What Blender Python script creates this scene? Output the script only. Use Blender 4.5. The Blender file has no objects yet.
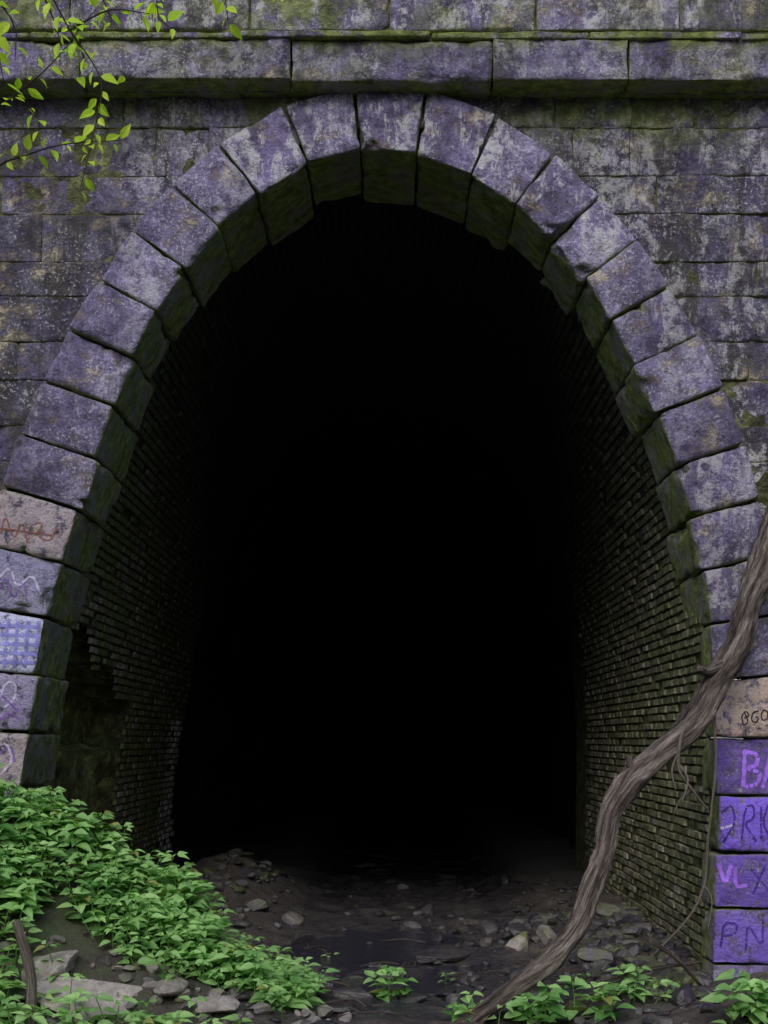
import bpy, math, random
import numpy as np
from mathutils import Vector
from mathutils.bvhtree import BVHTree
random.seed(7); rng=np.random.default_rng(7)
sc=bpy.context.scene
sc.view_settings.view_transform='Standard'; sc.view_settings.look='None'; sc.view_settings.exposure=0
D=11.0; S=0.008; EYE=1.96; HX=390.0; HY=740.0
def P(px,py,y=0.0):
    k=(D+y)/D
    return ((px-HX)*S*k, y, EYE+(HY-py)*S*k)
# ---------------------------------------------------------------- noise
def _h(i,j,k,s):
    n=(i*374761393+j*668265263+k*2147483647+s*1274126177)&0xffffffff
    n=((n^(n>>13))*1274126177)&0xffffffff
    n=((n^(n>>15))*2246822519)&0xffffffff
    return ((n^(n>>16))&0xffff)/65535.0
def vnoise(p,seed=0):
    p=np.asarray(p,dtype=float); f=np.floor(p).astype(np.int64); t=p-f; t=t*t*(3-2*t)
    i,j,k=f[:,0],f[:,1],f[:,2]; r=0
    for a in (0,1):
        wa=t[:,0] if a else 1-t[:,0]
        for b in (0,1):
            wb=t[:,1] if b else 1-t[:,1]
            for c in (0,1):
                wc=t[:,2] if c else 1-t[:,2]
                r=r+wa*wb*wc*_h(i+a,j+b,k+c,seed)
    return r*2-1
def fbm(p,oct=4,seed=0,gain=.5):
    p=np.asarray(p,dtype=float); r=0; a=1; f=1
    for o in range(oct):
        r=r+a*vnoise(p*f+o*17.3,seed+o); a*=gain; f*=2.03
    return r
# ---------------------------------------------------------------- mesh helpers
def mk(name,v,f,mat=None,smooth=False,attrs=None,parent=None):
    m=bpy.data.meshes.new(name)
    m.from_pydata([tuple(q) for q in np.asarray(v,dtype=float).tolist()],[],[tuple(q) for q in f])
    m.update()
    if smooth: m.polygons.foreach_set('use_smooth',[True]*len(m.polygons))
    if mat: m.materials.append(mat)
    if attrs:
        for an,ad in attrs.items():
            a=m.attributes.new(an,'FLOAT_COLOR','POINT')
            a.data.foreach_set('color',np.asarray(ad,dtype=np.float32).ravel())
    o=bpy.data.objects.new(name,m); sc.collection.objects.link(o)
    if parent: o.parent=parent
    return o
def empty(name):
    o=bpy.data.objects.new(name,None); sc.collection.objects.link(o); return o
class Acc:
    def __init__(s): s.v=[];s.f=[];s.a=[];s.n=0
    def add(s,v,f,a=None):
        v=np.asarray(v,dtype=float)
        s.v.append(v); s.f+= [tuple(i+s.n for i in q) for q in f]
        if a is None: a=np.ones((len(v),4))
        a=np.asarray(a,dtype=float)
        if a.ndim==1: a=np.tile(a,(len(v),1))
        s.a.append(a); s.n+=len(v)
    def build(s,name,mat,smooth=False,parent=None,attr='Col'):
        return mk(name,np.vstack(s.v),s.f,mat,smooth,{attr:np.vstack(s.a)},parent)
_fc={}
def boxgrid(nx,ny,nz):
    key=(nx,ny,nz)
    if key in _fc: return _fc[key]
    idx={};V=[];F=[]
    def vid(i,j,k):
        q=(i,j,k)
        if q not in idx: idx[q]=len(V); V.append(q)
        return idx[q]
    for j in (0,ny):
        for i in range(nx):
            for k in range(nz):
                q=[vid(i,j,k),vid(i+1,j,k),vid(i+1,j,k+1),vid(i,j,k+1)]
                F.append(q if j==0 else q[::-1])
    for i in (0,nx):
        for j in range(ny):
            for k in range(nz):
                q=[vid(i,j,k),vid(i,j+1,k),vid(i,j+1,k+1),vid(i,j,k+1)]
                F.append(q[::-1] if i==0 else q)
    for k in (0,nz):
        for i in range(nx):
            for j in range(ny):
                q=[vid(i,j,k),vid(i+1,j,k),vid(i+1,j+1,k),vid(i,j+1,k)]
                F.append(q[::-1] if k==0 else q)
    _fc[key]=(np.array(V),F); return _fc[key]
def spaced(n,L,r):
    e=min(.35,2.2*r/L); m=n-6
    a=[0,e*.25,e*.6]; b=list(np.linspace(e,1-e,m+1)); c=[1-e*.6,1-e*.25,1]
    return np.array(a+b+c)
def block(c00,c10,c11,c01,y0,y1,r=.03,res=.05,rough=.012,gap=.008,seed=0,wear=.6,pitch=0.,chip=0.):
    c00,c10,c11,c01=[np.array(c,dtype=float) for c in (c00,c10,c11,c01)]
    Lu=(np.linalg.norm(c10-c00)+np.linalg.norm(c11-c01))/2; Lw=(np.linalg.norm(c01-c00)+np.linalg.norm(c11-c10))/2; Ly=y1-y0
    nx=max(7,int(Lu/res)+6); nz=max(7,int(Lw/res)+6); ny=max(7,int(Ly/(res*1.5))+6)
    V,F=boxgrid(nx,ny,nz)
    U=spaced(nx,Lu,r)[V[:,0]]; W=spaced(nz,Lw,r)[V[:,2]]; T=spaced(ny,Ly,r)[V[:,1]]
    p=np.stack([(U-.5)*Lu,(T-.5)*Ly,(W-.5)*Lw],1)
    h=np.array([Lu/2,Ly/2,Lw/2])
    cen=(c00+c10+c11+c01)/4
    wp=np.stack([cen[0]+p[:,0],y0+Ly/2+p[:,1],cen[1]+p[:,2]],1)
    ch=chip*np.clip(fbm(wp*4.3+seed*1.7,3,seed+50)-.25,0,1)*(U>.5)
    rr=np.clip(r*(1+wear*1.6*fbm(wp*5+seed*3.1,2,seed))+ch,r*.25,min(h)*.8)[:,None]
    q=np.clip(p,-(h-rr),h-rr); d=p-q; dl=np.linalg.norm(d,axis=1,keepdims=True)
    nrm=d/np.maximum(dl,1e-9)
    pin=np.where(dl>1e-9,q+nrm*rr,p)
    g=np.array([1-gap*2/Lu,1,1-gap*2/Lw]); pin=pin*g
    disp=fbm(wp*3.1+seed*7.7,4,seed+3)*rough
    hi=fbm(wp*22+seed,2,seed+9)*rough*.35
    sc3=np.array([.45,1,.45])
    pin=pin+nrm*sc3*(disp+hi)[:,None]
    u=pin[:,0]/Lu+.5; w=pin[:,2]/Lw+.5
    bul=pitch*np.clip(np.minimum(np.minimum(u,1-u)*Lu,np.minimum(w,1-w)*Lw)/.12,0,1)*(T<.3)
    xz=(1-u)[:,None]*(1-w)[:,None]*c00+u[:,None]*(1-w)[:,None]*c10+u[:,None]*w[:,None]*c11+(1-u)[:,None]*w[:,None]*c01
    return np.stack([xz[:,0],pin[:,1]+y0+Ly/2-bul,xz[:,1]],1),F
# ---------------------------------------------------------------- materials
class NT:
    def __init__(s,name):
        s.m=bpy.data.materials.new(name); s.m.use_nodes=True; s.t=s.m.node_tree; s.t.nodes.clear()
        s.out=s.n('ShaderNodeOutputMaterial')
    def n(s,t,**k):
        q=s.t.nodes.new(t)
        for a,b in k.items(): setattr(q,a,b)
        return q
    def l(s,a,b): s.t.links.new(a,b)
    def geo(s): return s.n('ShaderNodeNewGeometry')
    def co(s,scale=(1,1,1),loc=(0,0,0)):
        t=s.n('ShaderNodeTexCoord'); m=s.n('ShaderNodeMapping'); s.l(t.outputs['Object'],m.inputs['Vector']); m.inputs['Scale'].default_value=scale; m.inputs['Location'].default_value=loc; return m.outputs[0]
    def noise(s,scale,vec=None,detail=4,rough=.6,dist=0):
        q=s.n('ShaderNodeTexNoise'); q.inputs['Scale'].default_value=scale; q.inputs['Detail'].default_value=detail; q.inputs['Roughness'].default_value=rough; q.inputs['Distortion'].default_value=dist
        s.l(vec if vec is not None else s.co(),q.inputs['Vector']); return q.outputs['Fac']
    def ramp(s,f,stops):
        q=s.n('ShaderNodeValToRGB'); s.l(f,q.inputs[0]); e=q.color_ramp.elements
        while len(e)<len(stops): e.new(.5)
        for i,(p,c) in enumerate(stops):
            e[i].position=p; e[i].color=(c if len(c)==4 else (*c,1)) if hasattr(c,'__len__') else (c,c,c,1)
        return q.outputs[0]
    def mix(s,f,a,b,mode='MIX'):
        q=s.n('ShaderNodeMix',data_type='RGBA',blend_type=mode)
        for val,i in ((f,0),(a,6),(b,7)):
            if hasattr(val,'node'): s.l(val,q.inputs[i])
            elif i==0: q.inputs[0].default_value=val
            else: q.inputs[i].default_value=(*val,1)
        return q.outputs[2]
    def math(s,op,a,b=0.,clamp=False):
        q=s.n('ShaderNodeMath',operation=op,use_clamp=clamp)
        for i,val in enumerate((a,b)):
            if hasattr(val,'node'): s.l(val,q.inputs[i])
            else: q.inputs[i].default_value=val
        return q.outputs[0]
    def attr(s,name='Col'):
        a=s.n('ShaderNodeAttribute',attribute_name=name); p=s.n('ShaderNodeSeparateColor'); s.l(a.outputs['Color'],p.inputs[0])
        return p.outputs[0],p.outputs[1],p.outputs[2],a.outputs['Alpha'],a.outputs['Color']
    def fin(s,col,rough=.85,bump=None,strength=.5,dist=.02,spec=.3):
        b=s.n('ShaderNodeBsdfPrincipled')
        if hasattr(col,'node'): s.l(col,b.inputs['Base Color'])
        else: b.inputs['Base Color'].default_value=(*col,1)
        if hasattr(rough,'node'): s.l(rough,b.inputs['Roughness'])
        else: b.inputs['Roughness'].default_value=rough
        b.inputs['Specular IOR Level'].default_value=spec
        if bump is not None:
            q=s.n('ShaderNodeBump'); q.inputs['Strength'].default_value=strength; q.inputs['Distance'].default_value=dist
            s.l(bump,q.inputs['Height']); s.l(q.outputs[0],b.inputs['Normal'])
        s.l(b.outputs[0],s.out.inputs[0]); return s.m
def stone_mat(name):
    t=NT(name); r,g,b,a,_=t.attr('Col'); pa=t.attr('paint'); pc=pa[4]; dirt=pa[3]
    n1=t.noise(1.5,detail=6,rough=.68); n2=t.noise(9,detail=6,rough=.74); n3=t.noise(42,detail=3,rough=.7)
    base=t.ramp(n1,[(.33,(.075,.062,.108)),(.46,(.165,.140,.270)),(.56,(.24,.208,.375)),(.68,(.35,.325,.45))])
    tc=t.n('ShaderNodeCombineColor'); tint=t.math('ADD',t.math('MULTIPLY',r,1.),.40)
    for i in range(3): t.l(tint,tc.inputs[i])
    base=t.mix(1.,base,tc.outputs[0],'MULTIPLY')
    base=t.mix(.85,base,t.ramp(n2,[(.32,.32),(.47,.85),(.55,1.05),(.70,1.55)]),'MULTIPLY')
    base=t.mix(1.,base,t.ramp(n3,[(.35,.72),(.5,1.),(.65,1.25)]),'MULTIPLY')
    # ochre / brown patches
    oc=t.noise(2.6,t.co((1,1,1.3),(3,9,4)),detail=6,rough=.74)
    base=t.mix(t.ramp(oc,[(.545,0.),(.59,.6)]),base,(.19,.155,.115))
    base=t.mix(t.ramp(oc,[(.615,0.),(.65,.75)]),base,(.50,.44,.32))
    # dark runs/soot
    dn=t.noise(1.7,t.co((2.0,1,.5),(7,3,1)),detail=6,rough=.74,dist=.4)
    base=t.mix(t.math('MULTIPLY',t.ramp(dn,[(.49,0.),(.57,.88)]),dirt),base,(.045,.038,.054))
    # lime runs, hard broken edges
    st=t.noise(2.2,t.co((1.5,1,.6)),detail=7,rough=.78,dist=.4)
    stm=t.ramp(st,[(.505,0.),(.555,1.)]); brk=t.ramp(n2,[(.44,.0),(.53,.9)])
    m=t.math('MULTIPLY',t.math('MULTIPLY',stm,brk),b,True)
    base=t.mix(m,base,(.56,.555,.59))
    # lichen specks
    sp=t.ramp(n3,[(.575,0.),(.61,1.)])
    base=t.mix(t.math('MULTIPLY',t.math('MULTIPLY',sp,t.ramp(n1,[(.46,0.),(.54,1.)])),.75),base,(.50,.495,.55))
    # paint
    pm=t.math('MULTIPLY',t.ramp(n2,[(.40,0.),(.50,1.)]),a,True)
    base=t.mix(pm,base,pc)
    # moss
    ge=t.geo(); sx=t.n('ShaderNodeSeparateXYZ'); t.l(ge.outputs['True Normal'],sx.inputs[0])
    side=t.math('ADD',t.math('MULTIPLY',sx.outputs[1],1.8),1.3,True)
    ms=t.ramp(t.noise(3.4,t.co((1,1,1),(1,5,2)),detail=6,rough=.74),[(.42,0.),(.53,1.)])
    mossf=t.math('MULTIPLY',ms,t.math('ADD',g,t.math('MULTIPLY',side,.9)),True)
    mcol=t.ramp(n2,[(.32,(.05,.06,.016)),(.52,(.17,.21,.055)),(.72,(.36,.39,.15))])
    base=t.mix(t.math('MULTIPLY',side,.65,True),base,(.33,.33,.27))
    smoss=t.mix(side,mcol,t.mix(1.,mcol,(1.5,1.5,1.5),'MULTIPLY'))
    base=t.mix(mossf,base,smoss)
    h=t.math('ADD',n2,t.math('MULTIPLY',n3,.4))
    return t.fin(base,.82,h,1.,.045)
M_stone=stone_mat('weathered_sandstone')
def brick_mat():
    t=NT('mossy_brick'); r,g,b,a,_=t.attr('Col')
    n=t.noise(14,detail=5,rough=.7); n1=t.noise(1.3,detail=5,rough=.65)
    c=t.mix(r,(.15,.14,.11),(.42,.385,.30))
    c=t.mix(.85,c,t.ramp(n,[(.3,.35),(.55,1.1),(.75,1.7)]),'MULTIPLY')
    ms=t.math('MULTIPLY',t.ramp(n1,[(.38,0.),(.55,1.)]),g,True)
    c=t.mix(ms,c,t.ramp(n,[(.32,(.07,.09,.025)),(.6,(.22,.27,.075)),(.75,(.36,.39,.15))]))
    c=t.mix(b,c,(.75,.75,.73))
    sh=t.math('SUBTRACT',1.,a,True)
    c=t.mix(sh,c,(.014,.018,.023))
    return t.fin(c,.8,t.noise(30,detail=4,rough=.7),.7,.015)
M_brick=brick_mat()
def mortar_mat():
    t=NT('old_mortar'); r,g,b,a,_=t.attr('Col')
    c=t.ramp(t.noise(5,detail=6,rough=.7),[(.3,(.02,.019,.015)),(.5,(.09,.095,.045)),(.72,(.28,.30,.14))])
    c=t.mix(r,c,t.mix(1.,c,(2.2,2.3,1.8),'MULTIPLY'))
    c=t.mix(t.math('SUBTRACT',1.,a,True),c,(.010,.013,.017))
    return t.fin(c,.9,t.noise(9,detail=5,rough=.7),1.,.09)
M_mortar=mortar_mat()
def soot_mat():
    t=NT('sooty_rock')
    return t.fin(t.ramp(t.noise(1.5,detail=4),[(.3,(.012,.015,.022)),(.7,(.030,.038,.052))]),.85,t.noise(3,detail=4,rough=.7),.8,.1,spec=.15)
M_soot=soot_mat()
def ground_mat():
    t=NT('muddy_ground'); r,g,b,a,_=t.attr('Col')
    n=t.noise(3,detail=6,rough=.7); n2=t.noise(24,detail=5,rough=.75)
    c=t.ramp(n,[(.3,(.035,.027,.022)),(.5,(.085,.068,.055)),(.72,(.17,.14,.12))])
    c=t.mix(.8,c,t.ramp(n2,[(.3,.4),(.55,1.1),(.75,1.8)]),'MULTIPLY')
    c=t.mix(t.math('MULTIPLY',t.ramp(n,[(.4,0.),(.6,1.)]),g,True),c,(.045,.08,.02))
    wet=t.math('MULTIPLY',t.ramp(t.noise(1.9,detail=4),[(.34,0.),(.44,1.)]),r,True)
    c=t.mix(t.math('MULTIPLY',wet,.8),c,(.030,.028,.040))
    c=t.mix(b,c,(.010,.010,.012))  # fading daylight inside the tunnel painted in as near-black by depth
    ro=t.ramp(wet,[(0.,.9),(1.,.20)])
    return t.fin(c,ro,t.math('ADD',n2,t.math('MULTIPLY',n,1.5)),1.,.045,spec=1.)
M_ground=ground_mat()
def rock_mat():
    t=NT('rubble_rock'); r,g,b,a,_=t.attr('Col')
    n=t.noise(12,detail=6,rough=.7)
    c=t.mix(r,(.040,.037,.052),(.44,.40,.375))
    c=t.mix(.8,c,t.ramp(n,[(.3,.4),(.55,1.),(.75,1.6)]),'MULTIPLY')
    c=t.mix(t.math('MULTIPLY',t.ramp(t.noise(4,detail=5),[(.45,0.),(.58,1.)]),g,True),c,(.12,.16,.035))
    c=t.mix(b,c,(.010,.010,.012))  # stones deeper in the tunnel are coloured towards black for the shade there
    return t.fin(c,t.ramp(r,[(.1,.26),(.5,.85)]),t.noise(22,detail=5,rough=.7),.7,.025,spec=.7)
M_rock=rock_mat()
def bark_mat(name,c0,c1,c2):
    t=NT(name)
    at=t.n('ShaderNodeAttribute',attribute_name='Col'); mp=t.n('ShaderNodeMapping'); t.l(at.outputs['Vector'],mp.inputs[0]); mp.inputs['Scale'].default_value=(1,1,1.3)
    n=t.noise(1.6,mp.outputs[0],detail=6,rough=.7,dist=.3)
    mp2=t.n('ShaderNodeMapping'); t.l(at.outputs['Vector'],mp2.inputs[0]); mp2.inputs['Scale'].default_value=(5,5,6)
    n2=t.noise(1.6,mp2.outputs[0],detail=5,rough=.78)
    c=t.ramp(n,[(.36,c0),(.48,c1),(.60,c2)])
    c=t.mix(.9,c,t.ramp(n2,[(.35,.25),(.5,1.),(.66,1.8)]),'MULTIPLY')
    return t.fin(c,.85,t.math('ADD',n2,t.math('MULTIPLY',n,.8)),1.,.045)
M_log=bark_mat('weathered_bark',(.040,.030,.028),(.17,.135,.120),(.42,.365,.335))
M_twig=bark_mat('pale_twig_bark',(.16,.13,.11),(.34,.29,.25),(.50,.45,.40))
M_bark=bark_mat('bark',(.03,.024,.018),(.08,.065,.05),(.14,.12,.10))
def leaf_mat(name,c0,c1,tr=.4):
    t=NT(name); r,g,b,a,_=t.attr('Col')
    c=t.mix(r,c0,c1)
    c=t.mix(g,c,(.30,.26,.06))
    d=t.n('ShaderNodeBsdfPrincipled'); t.l(c,d.inputs['Base Color']); d.inputs['Roughness'].default_value=.5; d.inputs['Specular IOR Level'].default_value=.35
    if tr==0: t.l(d.outputs[0],t.out.inputs[0]); return t.m
    q=t.n('ShaderNodeBsdfTranslucent'); t.l(t.mix(1.,c,(1.3,1.3,.6),'MULTIPLY'),q.inputs[0])
    m=t.n('ShaderNodeMixShader'); m.inputs[0].default_value=tr
    t.l(d.outputs[0],m.inputs[1]); t.l(q.outputs[0],m.inputs[2]); t.l(m.outputs[0],t.out.inputs[0]); return t.m
M_leaf=leaf_mat('undergrowth_leaf',(.10,.28,.065),(.44,.72,.28),.35)
M_leaf2=leaf_mat('spring_leaf',(.44,.74,.03),(.76,.98,.10),.5)
M_leaf3=leaf_mat('blocker_leaf',(.03,.06,.015),(.06,.11,.025),0)
def paint_mat(name,c):
    t=NT(name); n=t.noise(18,detail=4,rough=.7)
    return t.fin(t.ramp(n,[(.3,tuple(x*.6 for x in c)),(.65,c)]),.7)
# ---------------------------------------------------------------- arch geometry
J=[((14,1100),(-70,1100)),((14,1040),(-70,1040)),((14,975),(-70,975)),((14,905),(-70,905)),((16,845),(-65,845)),
((20,788),(-60,785)),((30,733),(-52,728)),((40,676),(-45,668)),((52,619),(-35,605)),((69,564),(-18,545)),
((86,513),(3,488)),((101,462),(22,436)),((118,409),(45,383)),((137,361),(69,332)),((159,316),(100,284)),((187,273),(133,235)),
((221,232),(171,188)),((261,198),(219,148)),((308,167),(283,109)),((361,154),(354,91)),((417,160),(426,93)),((471,179),(496,118)),
((515,207),(554,157)),((551,243),(599,199)),((583,282),(636,242)),((608,324),(669,289)),((632,368),(697,338)),((653,417),(721,390)),
((672,469),(742,445)),((688,520),(758,500)),((699,572),(769,556)),((706,626),(780,615)),((711,681),(786,675)),((713,738),(790,738)),
((713,795),(790,796)),((712,852),(790,852)),((712,907),(790,907)),((711,962),(790,962)),((711,1018),(790,1018)),((711,1100),(790,1100))]
inner=np.array([P(*a)[::2] for a,b in J]); outer=np.array([P(*b)[::2] for a,b in J]); mid=(inner+outer)/2
portal=empty('tunnel_portal')
paints={4:((.50,.46,.50),.5),5:((.55,.47,.52),.75),6:((.42,.38,.62),.7),7:((.62,.64,.92),1.),8:((.38,.38,.60),.65),9:((.55,.47,.50),.7),
 32:((.62,.50,.42),.9),33:((.13,.07,.42),.8),34:((.26,.15,.90),1.),35:((.18,.10,.60),.85),36:((.24,.15,.72),.9),37:((.2,.16,.42),.5)}
vb=Acc(); vp=[]
for i in range(len(J)-1):
    a,b,c,d=inner[i],outer[i],outer[i+1],inner[i+1]
    right=i>=31
    dep=random.uniform(.70,1.08)
    if i<10: dep=1.0+random.uniform(-.08,.08)
    if 24<=i<31: dep=random.uniform(.66,.92)
    if right: dep=.34+random.uniform(-.03,.05)
    pr=-.095+random.uniform(-.025,.025)
    jit=lambda:np.array([random.uniform(-.007,.007),random.uniform(-.007,.007)])
    di=(a+d)/2-(b+c)/2; di/=np.linalg.norm(di); e=di*random.uniform(-.028,.028)
    v,f=block(b+jit(),a+jit()+e,d+jit()+e,c+jit(),pr,dep,r=.022,res=.032,rough=.021,gap=.009,seed=i,wear=.7,pitch=.016,chip=.22)
    tint=random.uniform(.45,.85)
    if 17<=i<=23: tint=random.uniform(.7,1.)
    pc=paints.get(i,((.5,.5,.5),0.))
    lime=.95 if 17<=i<=23 else random.uniform(.15,.6)
    col=np.tile([tint,.04,lime,pc[1]],(len(v),1))
    col[:,3]*= (v[:,1]<.0)
    vb.add(v,f,col); vp.append(np.tile([*pc[0],.35],(len(v),1)))
mk('voussoirs',np.vstack(vb.v),vb.f,M_stone,True,{'Col':np.vstack(vb.a),'paint':np.vstack(vp)},portal)
bvh=BVHTree.FromPolygons([tuple(q) for q in np.vstack(vb.v).tolist()],vb.f)
# ---------------------------------------------------------------- ashlar wall
kc=int(np.argmax(mid[:,1]))
zl=mid[:kc+1,1]; xl=mid[:kc+1,0]; zr=mid[kc:,1][::-1]; xr=mid[kc:,0][::-1]
ztopmid=mid[kc,1]
def Z(py): return P(0,py)[2]
rows=[93,128,176,214,262,296,342,380,426,462,508,548,592,640,690,735,790,840,895,950,1010,1080]
ringd=lambda x,z: np.min(np.hypot(x[:,None]-outer[None,:,0],z[:,None]-outer[None,:,1]),axis=1)
wb=Acc(); 
def wallblock(x00,x10,x11,x01,z0,z1):
    seed=random.randint(0,9999)
    cx=(x00+x10)/2; near=abs(cx)<3.8
    off=random.uniform(-.014,.014)
    v,f=block((x00,z0),(x10,z0),(x11,z1),(x01,z1),off,.28,r=.012,res=.045 if near else .12,rough=.022,gap=.0015,seed=seed%977,wear=1.,chip=.07)
    zz=v[:,2]; xx=v[:,0]
    moss=.12+.7*np.clip((zz-6.6)/.35,0,1)*(vnoise(np.stack([xx*1.3,zz*0,zz*0],1),5)*.5+.6)+.3*np.clip((2.5-zz)/2,0,1)
    lime=np.clip(.22+.85*vnoise(np.stack([xx*.8+3.3,zz*0,zz*.5],1),8)+.30*((xx>1.6)&(xx<3.3)),0,1.)
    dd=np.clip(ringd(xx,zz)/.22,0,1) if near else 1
    tint=np.clip((random.uniform(.05,.50)+.35*vnoise(np.stack([xx*.9,zz*0,zz*.7],1),18))*(.4+.6*dd),0,1)  # darker tint beside the arch ring paints in the shadow of the voussoirs
    wb.add(v,f,np.stack([tint,moss,lime,np.zeros(len(v))],1))
XE=9.0
def fill(xa0,xa1,xb0,xb1,z0,z1,fromleft):
    L=(xb0+xb1-xa0-xa1)/2
    if L<.05:return
    cuts=[0.]; x=0
    while x<L:
        x+=random.uniform(.75,1.7) if random.random()<.8 else random.uniform(.4,.7); cuts.append(min(x,L))
    if len(cuts)>2 and cuts[-1]-cuts[-2]<.35: cuts.pop(-2)
    if not fromleft: cuts=[L-c for c in cuts][::-1]
    def at(s,z):
        if fromleft: return (xa0+s if s<L-1e-6 else (xb0 if z==0 else xb1))
        return (xb0-(L-s) if s>1e-6 else (xa0 if z==0 else xa1))
    for k in range(len(cuts)-1):
        wallblock(at(cuts[k],0),at(cuts[k+1],0),at(cuts[k+1],1),at(cuts[k],1),z0,z1)
for ri in range(len(rows)-1):
    z1=Z(rows[ri]); z0=Z(rows[ri+1])
    if z0>Z(151): fill(-XE,-XE,XE,XE,z0,z1,True)
    else:
        g=lambda z,zz,xx:float(np.interp(z,zz,xx))
        z1c=min(z1,ztopmid-.001)
        fill(-XE,-XE,g(z0,zl,xl),g(z1c,zl,xl),z0,z1,True)
        fill(g(z0,zr,xr),g(z1c,zr,xr),XE,XE,z0,z1,False)
mk('ashlar_wall',np.vstack(wb.v),wb.f,M_stone,True,{'Col':np.vstack(wb.a),'paint':np.tile([.5,.5,.5,1],(wb.n,1))},portal)
cv=[];cf=[]
for side,(zz,xx) in ((-1,(zl,xl)),(1,(zr,xr))):
    for k in range(len(zz)):
        cv.append((xx[k],.02,zz[k])); cv.append((side*XE,.02,zz[k]))
        if k:
            n=len(cv); q=(n-4,n-3,n-1,n-2); cf.append(q if side>0 else q[::-1])
n=len(cv); cv+=[(-XE,.02,ztopmid),(XE,.02,ztopmid),(XE,.02,9.4),(-XE,.02,9.4)]; cf.append((n,n+1,n+2,n+3))
mk('wall_core',cv,cf,M_mortar,False,{'Col':np.tile([0,.5,0,1],(len(cv),1))},portal)
cb=Acc()
def course(joints,pyt,pyb,y0,y1,r,moss,lime,rough=.012,res=.045,seed0=0):
    for k in range(len(joints)-1):
        a=P(joints[k],pyb,y0); b=P(joints[k+1],pyt,y0)
        dz=random.uniform(-.012,.012)
        v,f=block((a[0],a[2]+dz),(b[0],a[2]+dz),(b[0],b[2]+dz),(a[0],b[2]+dz),y0+random.uniform(-.02,.02),y1,r=r,res=res,rough=rough,gap=.005,seed=seed0+k,wear=1.1,chip=.10)
        m=moss*(.6+.6*vnoise(v*1.4,9))+.7*np.clip((v[:,2]-(b[2]-.10))/.08,0,1)
        cb.add(v,f,np.stack([np.full(len(v),random.uniform(.3,.75)),m,np.full(len(v),lime),np.zeros(len(v))],1))
course([-700,-480,-230,-60,80,291,493,629,832,1010,1250,1500],38,80,-.30,.25,.024,.45,.4,.020,seed0=50)
course([-700,-430,-180,30,240,431,590,742,960,1200,1500],31,38.5,-.325,.25,.012,.7,.4,.010,seed0=80)
course([-700,-430,-180,30,240,431,590,742,960,1200,1500],80,93,-.07,.25,.012,.3,.1,.008,seed0=95)
course([-700,-400,-150,70,250,390,536,681,880,1100,1300,1500],-28,31,-.02,.3,.02,.75,.9,.018,seed0=110)
course([-700,-500,-250,-30,150,330,480,640,800,1000,1200,1500],-80,-28,-.03,.3,.02,.5,.8,seed0=130)
course([-700,-450,-250,0,250,500,700,900,1200,1500],-105,-80,-.18,.5,.03,.5,.6,seed0=150)
mk('cornice_and_parapet',np.vstack(cb.v),cb.f,M_stone,True,{'Col':np.vstack(cb.a),'paint':np.tile([.5,.5,.5,.8],(cb.n,1))},portal)
# ---------------------------------------------------------------- graffiti
def ribbons(name,strokes,w,mat):
    A=Acc()
    for st in strokes:
        s2=[st[0]]
        for p,q in zip(st[:-1],st[1:]): s2+=[(p[0]*.78+q[0]*.22,p[1]*.78+q[1]*.22),(p[0]*.22+q[0]*.78,p[1]*.22+q[1]*.78)]
        st=s2+[st[-1]]
        pts=[]
        for (x0,y0),(x1,y1) in zip(st[:-1],st[1:]):
            n=max(2,int(math.hypot(x1-x0,y1-y0)/1.2))
            for k in range(n): pts.append((x0+(x1-x0)*k/n,y0+(y1-y0)*k/n))
        pts.append(st[-1]); L=[]
        for k,(x,y) in enumerate(pts):
            q=pts[min(k+1,len(pts)-1)]; o=pts[max(k-1,0)]
            dx,dy=q[0]-o[0],q[1]-o[1]; d=math.hypot(dx,dy) or 1
            ww=w*(.75+.4*random.random()); row=[]
            for s in (-1,0,1):
                a=P(x-dy/d*ww*s/2,y+dx/d*ww*s/2)
                h=bvh.ray_cast(Vector((a[0],-1,a[2])),Vector((0,1,0)),1.2)
                if h[0] is None: row=None;break
                row.append((h[0].x,h[0].y-.004,h[0].z))
            L.append(row)
        for k in range(len(L)-1):
            if L[k] and L[k+1] and random.random()>.06:
                if abs(L[k][1][1]-L[k+1][1][1])>.03: continue
                A.add(L[k]+L[k+1],[(0,1,4,3),(1,2,5,4)])
    if A.n: A.build(name,mat,True,portal)
ribbons('graffiti_black',[[(741,712),(745,722),(740,726),(738,716),(743,711),(746,716),(741,718)],[(755,711),(749,713),(748,721),(753,723),(755,718),(752,717)],[(760,710),(757,715),(759,721),(764,719),(764,712),(760,710)]],1.4,paint_mat('black_spray',(.04,.02,.03)))
ribbons('graffiti_violet',[[(742,750),(740,788)],[(741,751),(755,754),(754,765),(743,768),(757,772),(755,784),(741,787)],[(760,788),(768,750),(776,788)],[(763,774),(774,774)],[(716,862),(722,884),(728,864)],[(732,866),(732,886),(744,884)]],4.2,paint_mat('violet_spray',(.42,.20,1.)))
ribbons('graffiti_dark_violet',[[(718,812),(728,803),(732,820),(720,842)],[(738,838),(741,806),(750,804),(750,818),(740,822),(752,840)],[(757,806),(757,838)],[(764,804),(758,822),(768,840)],[(748,868),(766,890)],[(762,864),(750,892)],[(718,945),(720,920),(734,922),(732,932),(720,934)],[(742,948),(744,920),(758,946),(760,918)]],2.2,paint_mat('dark_violet_spray',(.07,.04,.32)))
ribbons('graffiti_pale',[[(716,828),(730,824)],[(2,702),(10,682),(20,684),(18,700),(8,708)],[(2,580),(14,568),(20,590),(36,575),(44,596)],[(-4,748),(10,742),(16,760),(6,772)]],2.4,paint_mat('pale_spray',(.60,.55,.78)))
ck=[]
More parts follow.
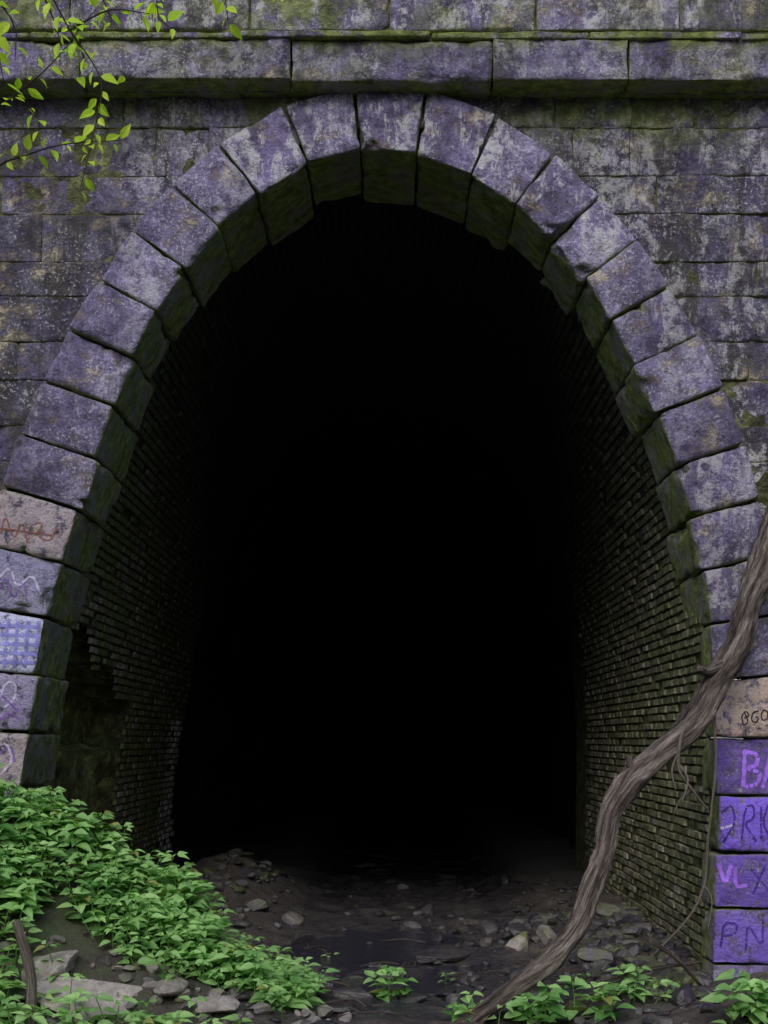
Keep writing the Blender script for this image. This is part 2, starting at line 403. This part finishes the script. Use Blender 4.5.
for k in range(-1,5): ck.append([(k*10+2,622),(k*10+.5,645),(k*10-1,668)])
for k in range(5): ck.append([(-20,626+k*9),(42,628+k*9)])
ribbons('graffiti_blue_check',ck,3.4,paint_mat('blue_spray',(.30,.30,.78)))
ribbons('graffiti_rust',[[(-6,520),(4,540),(10,516),(18,544),(26,522),(32,546)],[(38,526),(46,524),(44,540),(54,544),(60,530)],[(-4,530),(30,534),(58,538)]],1.8,paint_mat('rust_spray',(.25,.11,.10)))
ribbons('graffiti_purple',[[(0,596),(10,576),(16,602),(28,580),(30,604)],[(2,722),(12,712),(24,720)],[(0,756),(14,744),(18,762)],[(-2,688),(22,712)]],2.0,paint_mat('purple_spray',(.24,.14,.46)))
# ---------------------------------------------------------------- lining (individual bricks)
liningroot=empty('brick_tunnel_lining')
cen=np.array(P(385,560)[::2])
prof=[]
pts=[inner[0]-np.array([0,.5])]+list(inner[1:-1])+[inner[-1]-np.array([0,.5])]
for q in pts:
    q=np.array(q); d=q-cen; d[1]=max(d[1],0); d/= (np.linalg.norm(d)+1e-9)
    off=.14
    if q[0]>0: off=.02+.12*np.clip((q[1]-3.0)/1.5,0,1)
    if q[0]<0 and q[1]<3: off=.06
    prof.append(q+d*off)
prof=np.array(prof)
def chaikin(p):
    o=[p[0]]
    for a,b in zip(p[:-1],p[1:]): o+= [a*.75+b*.25,a*.25+b*.75]
    o.append(p[-1]); return np.array(o)
prof=chaikin(prof)
seg=np.r_[0,np.cumsum(np.linalg.norm(np.diff(prof,axis=0),axis=1))]; Ltot=seg[-1]
def pr_at(s):
    x=np.interp(s,seg,prof[:,0]); z=np.interp(s,seg,prof[:,1])
    e=.05; x2=np.interp(s+e,seg,prof[:,0]); z2=np.interp(s+e,seg,prof[:,1]); x1=np.interp(s-e,seg,prof[:,0]); z1=np.interp(s-e,seg,prof[:,1])
    tx,tz=x2-x1,z2-z1; l=np.hypot(tx,tz); tx/=l;tz/=l
    return x,z,tx,tz,-tz,tx
CH=.078; BL=.235; Y0=.24; 
def yend(x): return 8.2 if x<0 else 7.0
def hole(x,z,d): return x<0 and .9<d<4.25 and z<3.05-.24*(d-1)+.10*math.sin(d*5) and z>-.2
def soot_shade(z,d): return float(np.clip(1.28-.29*max(0,z-2.0)-.085*max(0,d-1.2),.0,1))  # lining darkens upward with soot, inward with tunnel shade put into the colour
bk=Acc(); nrow=int(Ltot/CH)
for i in range(nrow):
    s0=i*CH; sm=s0+CH/2; x,z,tx,tz,nx_,nz_=pr_at(sm)
    if z<-.35: continue
    ye=yend(x); y=Y0-(BL/2 if i%2 else 0)
    while y<ye+random.uniform(-.15,.15):
        ya=max(y,Y0)+.005; yb=y+BL-.007; y+=BL
        if yb-ya<.03: continue
        d=(ya+yb)/2
        if hole(x,z,d): continue
        if random.random()<.016: continue
        if random.random()<.03*max(0,1.5-z): continue
        out=random.uniform(-.010,.010)-(.018 if random.random()<.09 else 0)
        w=.0055+random.uniform(0,.003)
        a0=s0+w; a1=s0+CH-w; X0,Z0=x+tx*(a0-sm),z+tz*(a0-sm); X1,Z1=x+tx*(a1-sm),z+tz*(a1-sm)
        bb=.007; bx,bz=nx_*.03,nz_*.03; fx,fz=-nx_*(.008+out),-nz_*(.008+out)
        e=lambda:random.uniform(-.005,.005)
        V=[(X0+bx,ya,Z0+bz),(X0+bx,yb,Z0+bz),(X1+bx,yb,Z1+bz),(X1+bx,ya,Z1+bz)]
        V+=[(X0+tx*bb+fx+e(),ya+bb+e(),Z0+tz*bb+fz+e()*.5),(X0+tx*bb+fx+e(),yb-bb+e(),Z0+tz*bb+fz+e()*.5),(X1-tx*bb+fx+e(),yb-bb+e(),Z1-tz*bb+fz+e()*.5),(X1-tx*bb+fx+e(),ya+bb+e(),Z1-tz*bb+fz+e()*.5)]
        F=[(4,5,6,7),(0,1,5,4),(1,2,6,5),(2,3,7,6),(3,0,4,7)]
        wh=0.; sh_=soot_shade(z,d)
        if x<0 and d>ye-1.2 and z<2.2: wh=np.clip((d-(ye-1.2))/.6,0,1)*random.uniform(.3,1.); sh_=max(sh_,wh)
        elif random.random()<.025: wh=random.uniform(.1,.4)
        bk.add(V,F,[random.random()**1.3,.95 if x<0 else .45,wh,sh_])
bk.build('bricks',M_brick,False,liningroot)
ss=np.arange(0,Ltot,.06); yy=np.arange(Y0-.04,8.3,.08)
Sg,Yg=np.meshgrid(ss,yy,indexing='ij'); Sg=Sg.ravel();Yg=Yg.ravel()
x,z,tx,tz,nx_,nz_=pr_at(Sg)
hm=np.array([hole(a,b,c) for a,b,c in zip(x,z,Yg)])
rec=np.where(z>1.85,.42,.14+.08*np.clip(1.85-z,0,1))+.12*fbm(np.stack([x*0,Yg*2.2,z*2.2],1),4,31)
off=np.where(hm,rec,.010)
V=np.stack([x+nx_*off,Yg,z+nz_*off],1)
na,nb=len(ss),len(yy)
F=[(i*nb+j,i*nb+j+1,(i+1)*nb+j+1,(i+1)*nb+j) for i in range(na-1) for j in range(nb-1)]
mk('lining_backing',V,F,M_mortar,True,{'Col':np.stack([hm*1.,x*0,x*0,[soot_shade(a,b) for a,b in zip(z,Yg)]],1)},liningroot)
ss=np.linspace(0,Ltot,120); yy=np.r_[np.arange(6.6,20,.3),np.arange(20,62,1.)]
Sg,Yg=np.meshgrid(ss,yy,indexing='ij'); Sg=Sg.ravel();Yg=Yg.ravel()
x,z,tx,tz,nx_,nz_=pr_at(Sg)
off=.16+.22*fbm(np.stack([x,Yg*.9,z],1),4,77)+.2
curve=.004*np.maximum(Yg-8,0)**2
V=np.stack([x+nx_*off+curve,Yg,z+nz_*off],1); na,nb=len(ss),len(yy)
F=[(i*nb+j,i*nb+j+1,(i+1)*nb+j+1,(i+1)*nb+j) for i in range(na-1) for j in range(nb-1)]
F.append(tuple(i*nb+nb-1 for i in range(na)))
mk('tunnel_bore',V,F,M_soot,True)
# ---------------------------------------------------------------- ground
def smooth(a,b,x): t=np.clip((x-a)/(b-a),0,1); return t*t*(3-2*t)
def H(x,y):
    x=np.asarray(x,float); y=np.asarray(y,float); sh=np.broadcast(x,y).shape
    x=np.broadcast_to(x,sh).ravel(); y=np.broadcast_to(y,sh).ravel()
    p=np.stack([x,y,x*0],1)
    h=.06*fbm(p*1.3,3,11)+.03*fbm(p*6,3,12)
    fr=1-smooth(-.35,.35,y)
    bank=np.interp(x,[-9,-4.5,-2.9,-2.2,-1.6,-1.15,-.75,-.3],[2.6,2.0,1.30,.98,.66,.30,.08,0])
    bank=bank*(.95+.12*fbm(p*1.1,3,13))
    back=np.interp(y,[-2.3,-1.8,-1.3,-.55],[0.02,.14,.52,1.])
    h=h+bank*fr*back
    h=h+fr*np.interp(x,[1.4,2.4,4.5],[0,.10,.5])
    ins=smooth(.3,1.2,y)
    h=h+ins*(.55*np.exp(-((x+1.95)/.75)**2)*np.exp(-((y-5.5)/3.0)**2)*1.0)
    h=h+ins*np.interp(x,[1.2,2.6],[0,.16])
    h=h-.07*np.exp(-((x+.25)/.8)**2)*np.exp(-((y-1.2)/2.2)**2)
    out=1-smooth(.0,.6,y); ax=np.abs(x)
    h=h+out*np.interp(ax,[4.6,6.5,9,14,40,150],[0,2.0,6.8,9.6,12,16])
    far=np.clip(-y-25,0,200); h=h+far*.05
    return h.reshape(sh)
def coords(lo,a,b,hi,st):
    m=list(np.arange(a,b,st)); l=[];v=a;s=st
    while v>lo: s*=1.22; v-=s; l.append(max(v,lo))
    r=[];v=m[-1];s=st
    while v<hi: s*=1.22; v+=s; r.append(min(v,hi))
    return np.array(l[::-1]+m+r)
xs=coords(-160,-3.6,3.6,160,.04); ys=coords(-200,-2.6,7.5,64,.045)
X,Y=np.meshgrid(xs,ys,indexing='ij'); X=X.ravel();Y=Y.ravel(); Hh=H(X,Y)
na,nb=len(xs),len(ys)
F=[(i*nb+j,(i+1)*nb+j,(i+1)*nb+j+1,i*nb+j+1) for i in range(na-1) for j in range(nb-1)]
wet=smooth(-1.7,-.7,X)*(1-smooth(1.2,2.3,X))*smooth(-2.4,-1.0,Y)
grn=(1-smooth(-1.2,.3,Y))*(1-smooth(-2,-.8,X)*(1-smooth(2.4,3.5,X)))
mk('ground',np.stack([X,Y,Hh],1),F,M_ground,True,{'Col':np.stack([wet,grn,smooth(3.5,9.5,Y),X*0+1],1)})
def G(px,py):
    c=np.array([0,-D,EYE]); q=np.array(P(px,py,0)); d=(q-c)/D
    ts=np.arange(8.0,20,.02); pt=c+d*ts[:,None]; hh=H(pt[:,0],pt[:,1]); k=np.argmax(pt[:,2]<hh)
    return pt[k]
xs2=coords(-160,-9,9,160,1.); ys2=np.r_[.42,1.,2.,4.,7.,12.,20.,35.,60.,100.,160.]
X,Y=np.meshgrid(xs2,ys2,indexing='ij');X=X.ravel();Y=Y.ravel()
zz=8.35+.35*(Y-.42)*np.exp(-Y/80)+.4*fbm(np.stack([X*.3,Y*.3,X*0],1),3,5)*np.clip(Y-.4,0,1)
zz=np.maximum(zz,np.interp(np.abs(X),[9,14,40,150],[8.3,10.2,13.4,16.5]))
na,nb=len(xs2),len(ys2)
F=[(i*nb+j,(i+1)*nb+j,(i+1)*nb+j+1,i*nb+j+1) for i in range(na-1) for j in range(nb-1)]
mk('hillside',np.stack([X,Y,zz],1),F,M_ground,True,{'Col':np.tile([0,1,0,1],(len(X),1))})
# shallow stream: rippled sheet
t=NT('stream_water'); M_w=t.fin((.035,.035,.05),.12,t.noise(11,t.co((1,.8,1)),detail=4,rough=.6),1.,.07,spec=1.)
pu=[]
for k in range(64):
    a=k/64*6.283; r=1+.25*math.sin(3*a+1)+.15*math.sin(7*a)
    pu.append((-.2+1.25*r*math.cos(a),1.3+3.0*r*math.sin(a),-.030))
mk('stream_water',pu,[tuple(range(64))],M_w)
# ---------------------------------------------------------------- rocks
import bmesh
def ico(sub):
    bm=bmesh.new(); bmesh.ops.create_icosphere(bm,subdivisions=sub,radius=1)
    v=np.array([tuple(q.co) for q in bm.verts]); f=[tuple(w.index for w in q.verts) for q in bm.faces]; bm.free(); return v,f
I2=ico(2); I3=ico(4)
def rock(size,flat=(.6,.9),base=I2,cuts=9):
    v,f=base; v=v.copy()
    for k in range(cuts):
        n=rng.normal(size=3); n/=np.linalg.norm(n); c=rng.uniform(.45,.85)
        d=v@n; v=v-np.outer(np.clip(d-c,0,None),n)
    if base is I3: v=v*(1+.05*fbm(v*2+rng.uniform(0,99),3,3)[:,None])+.012*fbm(v*9,2,4)[:,None]
    sc_=np.array([rng.uniform(.8,1.35),rng.uniform(.65,1.),rng.uniform(*flat)])*size
    v=v*sc_
    a=rng.uniform(0,6.28); b=rng.normal()*.25; c,s=math.cos(a),math.sin(a)
    R=np.array([[c,-s,0],[s,c,0],[0,0,1]]); cb_,sb=math.cos(b),math.sin(b)
    R=R@np.array([[1,0,0],[0,cb_,-sb],[0,sb,cb_]])
    return v@R.T,f
RA=Acc()
def put(x,y,size,tone,moss=0.,flat=(.4,.8),sink=.3):
    v,f=rock(size,flat); h=float(H(x,y)); v=v+np.array([x,y,h+size*.5*(flat[0]+flat[1])/2*(1-sink)])
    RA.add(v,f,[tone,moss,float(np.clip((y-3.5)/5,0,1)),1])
for k in range(1050):
    y=rng.uniform(-1.9,7); x=rng.uniform(-1.6,2.6)
    if y<-.2 and x<-1.1: continue
    c=fbm(np.array([[x*1.2,y*.8,4.]]),2,21)[0]
    if c<-.1 and rng.random()<.75: continue
    put(x,y,rng.uniform(.018,.075)*(1+1.3*(rng.random()<.14)),rng.uniform(.0,.36)**1.8,rng.uniform(0,.25),(.3,.7),.4)
for k in range(190):
    y=rng.uniform(-.9,3.5); x=2.5-abs(rng.normal())*.45
    put(x,y,rng.uniform(.05,.14),rng.uniform(.0,.42)**1.4,rng.uniform(0,.8))
for k in range(60):
    y=rng.uniform(.5,6); x=-2.0+abs(rng.normal())*.5
    put(x,y,rng.uniform(.05,.14),rng.uniform(.0,.25),rng.uniform(.2,.9))
for k in range(150):
    y=rng.uniform(-2.2,-1.2); x=rng.uniform(-3,-.3)
    put(x,y,rng.uniform(.02,.08),rng.uniform(.15,.75),rng.uniform(0,.5))
RA.build('rubble',M_rock)
slabs=[]
def slab(name,px,py,sc3,tone,moss=.2,rot=0,tilt=0,lean=0):
    v,f=rock(.5,(.5,.6),I3,11); v=v/np.abs(v).max(0)*np.array(sc3)
    c,s=math.cos(rot),math.sin(rot); v=v@np.array([[c,-s,0],[s,c,0],[0,0,1]]).T
    c,s=math.cos(tilt),math.sin(tilt); v=v@np.array([[c,0,-s],[0,1,0],[s,0,c]]).T
    c,s=math.cos(lean),math.sin(lean); v=v@np.array([[1,0,0],[0,c,-s],[0,s,c]]).T
    p=G(px,py+4); v=v+p+np.array([0,0,sc3[2]*.45]); slabs.append((p[0],p[1],sc3[0]))
    mk(name,v,f,M_rock,False,{'Col':np.tile([tone,moss,0,1],(len(v),1))})
slab('stone_slab',100,1000,(.48,.30,.10),1.,.05,.1,-.10,.22)
slab('stone_slab',215,1006,(.20,.16,.08),.8,.1,-.3,.05,.1)
slab('stone_slab',50,968,(.24,.16,.08),.85,.15,.4,.2,.2)
slab('stone_slab',172,988,(.18,.13,.07),.7,.2,.9,-.1)
slab('mossy_boulder',518,945,(.17,.15,.12),.85,.9,.4,.2)
slab('mossy_boulder',545,938,(.13,.12,.11),.6,.6,1.4,-.2)
slab('boulder',440,955,(.26,.20,.09),.06,.1,.3,.05)
slab('boulder',600,960,(.20,.16,.10),.22,.4,.8,-.3)
slab('boulder',655,975,(.20,.17,.12),.18,.5,.2,.3)
slab('boulder',350,995,(.2,.14,.07),.12,.1,.2,.05)
slab('boulder',300,940,(.16,.14,.08),.08,.3,.2,.15)
slab('boulder',395,975,(.14,.12,.06),.15,.1,1.2,.1)
# ---------------------------------------------------------------- tubes
def tube(path,rad,nseg=12,rough=.0,seed=0,step=.04):
    path=np.array(path,float); rad=np.array(rad,float)
    d=np.r_[0,np.cumsum(np.linalg.norm(np.diff(path,axis=0),axis=1))]
    n=max(4,int(d[-1]/step)); t=np.linspace(0,d[-1],n)
    Pp=[]; ext=np.vstack([2*path[0]-path[1],path,2*path[-1]-path[-2]])
    for q in t:
        k=min(np.searchsorted(d,q,side='right')-1,len(path)-2); u=(q-d[k])/(d[k+1]-d[k])
        a,b,c,e=ext[k],ext[k+1],ext[k+2],ext[k+3]
        Pp.append(.5*((2*b)+(-a+c)*u+(2*a-5*b+4*c-e)*u*u+(-a+3*b-3*c+e)*u**3))
    Pp=np.array(Pp); R=np.interp(t,d,rad)
    T=np.gradient(Pp,axis=0); T/=np.linalg.norm(T,axis=1,keepdims=True)
    ref=np.array([.3,-1,.2]); V=[]; C=[]
    for k in range(n):
        a=np.cross(T[k],ref); a/=np.linalg.norm(a); b=np.cross(T[k],a)
        for j in range(nseg):
            th=j/nseg*6.28318+t[k]*.5; V.append(Pp[k]+R[k]*(a*math.cos(th)+b*math.sin(th))); C.append((math.cos(j/nseg*6.28318)*1.5+seed,math.sin(j/nseg*6.28318)*1.5,t[k]*1.2,1))
    V=np.array(V); C=np.array(C)
    if rough:
        nrm=(V-np.repeat(Pp,nseg,0))
        q=C[:,:3]*np.array([1.2,1.2,2.2])
        V=V+nrm*(rough*fbm(q+seed,3,seed)+rough*.7*fbm(q*3,3,seed+5))[:,None]
    F=[(k*nseg+j,k*nseg+(j+1)%nseg,(k+1)*nseg+(j+1)%nseg,(k+1)*nseg+j) for k in range(n-1) for j in range(nseg)]
    F.append(tuple(range(nseg))[::-1]); F.append(tuple((n-1)*nseg+j for j in range(nseg)))
    return V,F,C
LG=empty('fallen_branch')
A=Acc()
path=[P(805,380,-.25),P(792,470,-.3),P(770,550,-.35),P(750,602,-.38),P(738,645,-.45),P(712,690,-.5),P(690,728,-.55),P(656,758,-.6),P(628,785,-.7),P(610,815,-.78),P(604,850,-.85),P(590,890,-.95),P(574,930,-1.05),P(548,962,-1.15),P(512,990,-1.3),P(485,1010,-1.38),P(450,1040,-1.45),P(400,1075,-1.5)]
A.add(*tube(path,np.array([.115,.12,.12,.105,.11,.098,.10,.095,.10,.09,.082,.088,.08,.085,.07,.066,.065,.06])*.97,28,.22,3,.022))
A.add(*tube([P(722,665,-.5),P(706,672,-.6),P(700,668,-.68)],[.05,.035,.025],10,.2,5,.02))
A.add(*tube([P(640,775,-.6),P(632,768,-.7),P(628,756,-.72)],[.05,.03,.02],10,.2,6,.02))
A.build('main_limb',M_log,True,LG)
A=Acc()
for pth,r0,r1 in [([P(694,716,-.6),P(682,735,-.68),P(679,768,-.70),P(694,792,-.68),P(708,810,-.62)],.015,.008),
 ([P(680,765,-.70),P(688,780,-.76),P(682,802,-.78)],.010,.006),
 ([P(679,750,-.70),P(672,770,-.74),P(676,790,-.74)],.009,.005),
 ([P(690,790,-.68),P(680,800,-.7),P(674,814,-.68)],.008,.005),
 ([P(720,665,-.5),P(712,700,-.55),P(716,760,-.5),P(708,840,-.45),P(704,885,-.45),P(688,918,-.6),P(654,954,-.75)],.012,.008),
 ([P(704,885,-.45),P(712,900,-.5),P(708,930,-.5)],.008,.005)]:
    A.add(*tube(pth,np.linspace(r0,r1,len(pth)),6,.2,1,.03))
A.build('twigs',M_twig,True,LG)
A=Acc()
for k in range(120):
    x=rng.uniform(-2.9,2.5); y=rng.uniform(-2.0,2.5); L=rng.uniform(.12,.55); a=rng.uniform(0,3.14)
    if y>-1 and x<-1.2: continue
    z0=float(H(x,y)); x2=x+L*math.cos(a); y2=y+L*math.sin(a); z2=float(H(x2,y2))
    A.add(*tube([(x,y,z0+.04),((x+x2)/2+.02,(y+y2)/2,(z0+z2)/2+.06),(x2,y2,z2+.03)],[.008,.007,.004],5,.1,k,.06))
for px0,py0,px1,py1 in [(590,985,700,962),(610,1000,690,1005),(560,1010,640,975),(650,940,700,985)]:
    a=P(px0,py0,-.9);b=P(px1,py1,-.6); A.add(*tube([a,[(p+q)/2+.02 for p,q in zip(a,b)],b],[.02,.018,.012],7,.15,3,.05))
A.build('fallen_sticks',M_log,True)
A=Acc()
a=G(30,1022); A.add(*tube([a-np.array([0,0,.1]),a+np.array([.02,-.05,.3]),a+np.array([-.06,-.1,.68])],[.04,.036,.03],9,.15,3,.04))
A.build('broken_stick',M_twig,True)
# ---------------------------------------------------------------- leaves
def leaf(A,base,dirv,up,L,W,tone,droop=.25,yel=0.):
    d=np.array(dirv,float); d/=np.linalg.norm(d); u=np.array(up,float); s=np.cross(d,u); sn=np.linalg.norm(s)
    if sn<1e-3: s=np.array([1,0,0.])
    else: s/=sn
    u=np.cross(s,d)
    prof_=[(0,.0),(.14,.62),(.36,1.),(.62,.78),(.84,.36),(1.,0.)]
    V=[];n=len(prof_)
    for t_,w_ in prof_:
        c=np.array(base)+d*L*t_-u*droop*L*t_*t_; ww=W*.5*w_
        V+= [c-s*ww+u*ww*.35,c,c+s*ww+u*ww*.35]
    F=[]
    for k in range(n-1):
        i=k*3
        if k==0: F+=[(1,4,3),(1,5,4)]
        elif k==n-2: F+=[(i,i+1,i+4),(i+1,i+2,i+4)]
        else: F+=[(i,i+1,i+4,i+3),(i+1,i+2,i+5,i+4)]
    A.add(V,F,[tone,yel,0,1])
def plant(A,x,y,z,h,sz):
    lean=rng.normal(size=2)*.14; top=np.array([x+lean[0]*h*2,y+lean[1]*h*2-.03,z+h])
    b=np.array([x,y,z-.03])
    V,F,_=tube([b,(b+top)/2+rng.normal(size=3)*.01,top],[.005,.004,.003],4,0,0,.12); A.add(V,F,[.2,.1,0,1])
    tiers=max(2,int(h/.07)); a0=rng.uniform(0,6.28); tone=rng.uniform(.05,.8)
    for t_ in range(tiers):
        f=(t_+1)/tiers
        if f<.3 and h>.2: continue
        c=b+(top-b)*f; nl=5 if t_==tiers-1 else (3 if rng.random()<.5 else 2)
        for k in range(nl):
            a=a0+t_*1.57+k*6.283/nl+rng.normal()*.25
            d=np.array([math.cos(a),math.sin(a),rng.uniform(-.1,.45)]); L=sz*rng.uniform(.65,1.3)*(1.2-.4*f)
            st=c+d*.02*rng.uniform(.5,1.8)
            leaf(A,st,d,(rng.normal()*.25,-.4+rng.normal()*.25,1),L,L*rng.uniform(.5,.66),np.clip(tone+rng.normal()*.15+.4*(f-.6),0,1),rng.uniform(.1,.5),.7 if rng.random()<.015 else 0)
A=Acc(); cnt=0
for k in range(7000):
    if cnt>860: break
    x=rng.uniform(-3.7,-.55); y=rng.uniform(-2.3,.0)
    dens=1.0; lim=-1.05+.25*math.sin(y*4)
    if x>lim: dens=.22
    if y<-1.3: dens*=.25 if x>-2.7 else .7
    if y>-.12: dens*=.2
    if fbm(np.array([[x*2.2,y*2.2,1.]]),2,41)[0]<-.25: dens*=.35
    if any(abs(x-a)<c*1.0 and abs(y-b)<.38 for a,b,c in slabs[:4]): dens*=.05
    if rng.random()>dens: continue
    h=rng.uniform(.07,.34) if x<-1.3 else rng.uniform(.06,.22)
    plant(A,x,y,float(H(x,y)),h,rng.uniform(.075,.145)); cnt+=1
A.build('undergrowth_plants',M_leaf,False)
def clump(px,py,n,spread,h,sz):
    A=Acc(); c=G(px,py)
    for k in range(n):
        x=c[0]+rng.normal()*spread; yy_=c[1]+rng.normal()*spread*.6
        plant(A,x,yy_,float(H(x,yy_)),h*rng.uniform(.6,1.2),sz)
    A.build('broadleaf_plant',M_leaf,False)
clump(400,1002,5,.09,.24,.13); clump(560,1026,12,.19,.22,.14); clump(645,1002,6,.11,.20,.12)
clump(752,1026,9,.13,.26,.15); clump(478,1026,5,.13,.17,.12); clump(285,1008,10,.20,.18,.12)
clump(240,975,9,.22,.15,.11); clump(160,1034,5,.16,.10,.11); clump(4,1015,12,.15,.24,.13)
clump(445,985,1,.02,.10,.07); clump(575,985,2,.06,.10,.07); clump(340,965,2,.06,.09,.07)
# ---------------------------------------------------------------- sapling
SP=empty('sapling_tree'); YB=-5.0
A=Acc()
tr=[(-3.1,-5.3,float(H(-3.1,-5.3))-.2),(-3.0,-5.25,2.6),(-2.8,-5.2,4.2),(-2.55,-5.1,5.6),(-2.2,-5.0,6.8)]
A.add(*tube(tr,[.07,.06,.05,.035,.02],10,.15,2,.08))
tw=[[(-2.62,-5.12,5.3),P(-40,-40,YB),P(30,-30,YB),P(70,30,YB),P(100,78,YB),P(97,118,YB-.05),P(80,190,YB-.1)],
 [(-2.8,-5.2,4.2),P(-40,130,YB),P(15,95,YB),P(55,60,YB),P(95,10,YB)],
 [P(-40,-40,YB),P(12,20,YB+.1),P(15,60,YB+.1)],
 [(-2.7,-5.15,4.6),P(-30,165,YB+.2),P(10,160,YB+.2),P(60,145,YB+.2),P(120,140,YB+.2)],
 [(-2.4,-5.1,6.1),P(100,-80,YB+.1),P(150,-20,YB+.1),P(160,20,YB),P(180,30,YB)],
 [P(100,-80,YB+.1),P(190,-50,YB),P(222,-10,YB),P(228,22,YB)],
 [P(190,-50,YB),P(270,-40,YB),P(292,2,YB)],
 [P(30,-30,YB),P(50,10,YB+.1),P(62,48,YB+.1)],
 [P(70,30,YB),P(84,58,YB+.1),P(76,84,YB+.1)],
 [P(15,95,YB),P(34,112,YB+.1),P(40,128,YB+.1)],
 [P(-40,-40,YB),P(-8,30,YB-.1),P(4,82,YB-.1)],
 [P(60,-60,YB),P(98,-10,YB+.1),P(112,22,YB+.1)],
 [P(70,30,YB),P(110,10,YB+.1),P(150,14,YB+.1)]]
for p_ in tw: A.add(*tube(p_,np.linspace(.006,.0017,len(p_)),5,.1,1,.05))
A.build('trunk_and_twigs',M_bark,True,SP)
A=Acc()
for ti,p_ in enumerate(tw):
    p_=np.array(p_); d=np.r_[0,np.cumsum(np.linalg.norm(np.diff(p_,axis=0),axis=1))]
    st=max(0,d[-1]-1.05); n=int((d[-1]-st)/.034)
    for k in range(n+1):
        if rng.random()<.15: continue
        q=st+(d[-1]-st)*k/max(n,1); c=np.array([np.interp(q,d,p_[:,i]) for i in range(3)])
        e=np.array([np.interp(min(q+.03,d[-1]),d,p_[:,i]) for i in range(3)])-c
        if np.linalg.norm(e)<1e-6: e=p_[-1]-p_[-2]
        e/=np.linalg.norm(e); sd=np.array([e[2],0,-e[0]])*(1 if k%2 else -1)
        dv=e*.5+sd*rng.uniform(.4,1.)+np.array([0,rng.normal()*.6,-.25+rng.normal()*.2]); L=rng.uniform(.035,.085)
        leaf(A,c+dv*.012,dv,(rng.normal()*.7,-.8,rng.uniform(.1,1.4)),L,L*rng.uniform(.45,.68),rng.random(),rng.uniform(0,.35))
for k in range(700):
    c=np.array([-2.9,-5.2,6.4])+rng.normal(size=3)*np.array([.7,.7,.55])
    if c[2]<5.6 : continue
    dv=rng.normal(size=3); L=rng.uniform(.05,.09); leaf(A,c,dv,(rng.normal()*.5,rng.normal()*.5,1),L,L*.5,rng.random())
A.build('leaves',M_leaf2,False,SP)
# ---------------------------------------------------------------- unseen woodland added behind the viewpoint to block low sky light
AT=Acc(); AL=Acc(); spots=[]
for k in range(18): spots.append((-34+k*4+rng.uniform(-1.5,1.5),rng.uniform(-46,-36)))
for (x,y) in spots:
    z0=float(H(x,y)); h=rng.uniform(11,15) if abs(x)<20 else 10
    AT.add(*tube([(x,y,z0-.3),(x+rng.normal()*.3,y,z0+h*.5),(x+rng.normal()*.5,y,z0+h*.92)],[.28,.18,.05],8,.1,1,.8))
    for b in range(5):
        a=rng.uniform(0,6.28); zb=z0+h*rng.uniform(.35,.8)
        AT.add(*tube([(x,y,zb),(x+1.2*math.cos(a),y+1.2*math.sin(a),zb+.8),(x+2.4*math.cos(a),y+2.4*math.sin(a),zb+1.3)],[.09,.06,.02],5,.1,1,.8))
    n=260; c=rng.normal(size=(n,3))*np.array([1.7,1.7,h*.24])+np.array([x,y,z0+h*.52])
    u=rng.normal(size=(n,3)); u/=np.linalg.norm(u,axis=1,keepdims=True); w=np.cross(u,rng.normal(size=(n,3))); w/=np.linalg.norm(w,axis=1,keepdims=True)
    s_=rng.uniform(.3,.65,size=(n,1)); V=np.stack([c-u*s_,c+w*s_*.6,c+u*s_,c-w*s_*.6],1).reshape(-1,3)
    AL.add(V,[(4*i,4*i+1,4*i+2,4*i+3) for i in range(n)],np.repeat(np.stack([rng.random(n),0*rng.random(n),np.zeros(n),np.ones(n)],1),4,0))
WD=empty('sky_blocker_trees')
AT.build('blocker_trunks',M_bark,True,WD); AL.build('blocker_crowns',M_leaf3,False,WD)
# ---------------------------------------------------------------- light
w=bpy.data.worlds.new('World'); sc.world=w; w.use_nodes=True; nt=w.node_tree
sk=nt.nodes.new('ShaderNodeTexSky'); sk.sky_type='NISHITA'; sk.sun_disc=False
EL=40; AZ=190
sk.sun_elevation=math.radians(EL); sk.sun_rotation=math.radians(AZ); sk.air_density=1.; sk.dust_density=2.
bg=nt.nodes['Background']; nt.links.new(sk.outputs[0],bg.inputs[0]); bg.inputs[1].default_value=.15
sd=bpy.data.lights.new('sun','SUN'); sd.energy=1.5; sd.angle=math.radians(40); sd.color=(1,.97,.93)
so=bpy.data.objects.new('sun',sd); sc.collection.objects.link(so)
dv=Vector((math.sin(math.radians(AZ))*math.cos(math.radians(EL)),math.cos(math.radians(AZ))*math.cos(math.radians(EL)),math.sin(math.radians(EL))))
so.rotation_euler=dv.to_track_quat('Z','Y').to_euler(); so.location=dv*30
# ---------------------------------------------------------------- camera
cd=bpy.data.cameras.new('camera'); co=bpy.data.objects.new('camera',cd); sc.collection.objects.link(co); sc.camera=co
co.location=(0,-D,EYE); co.rotation_euler=(math.radians(90),0,0)
cd.sensor_fit='HORIZONTAL'; cd.sensor_width=36; cd.lens=36*D/(768*S); cd.shift_x=(384-HX)/768; cd.shift_y=(HY-512)/768
cd.clip_end=600; cd.clip_start=.05
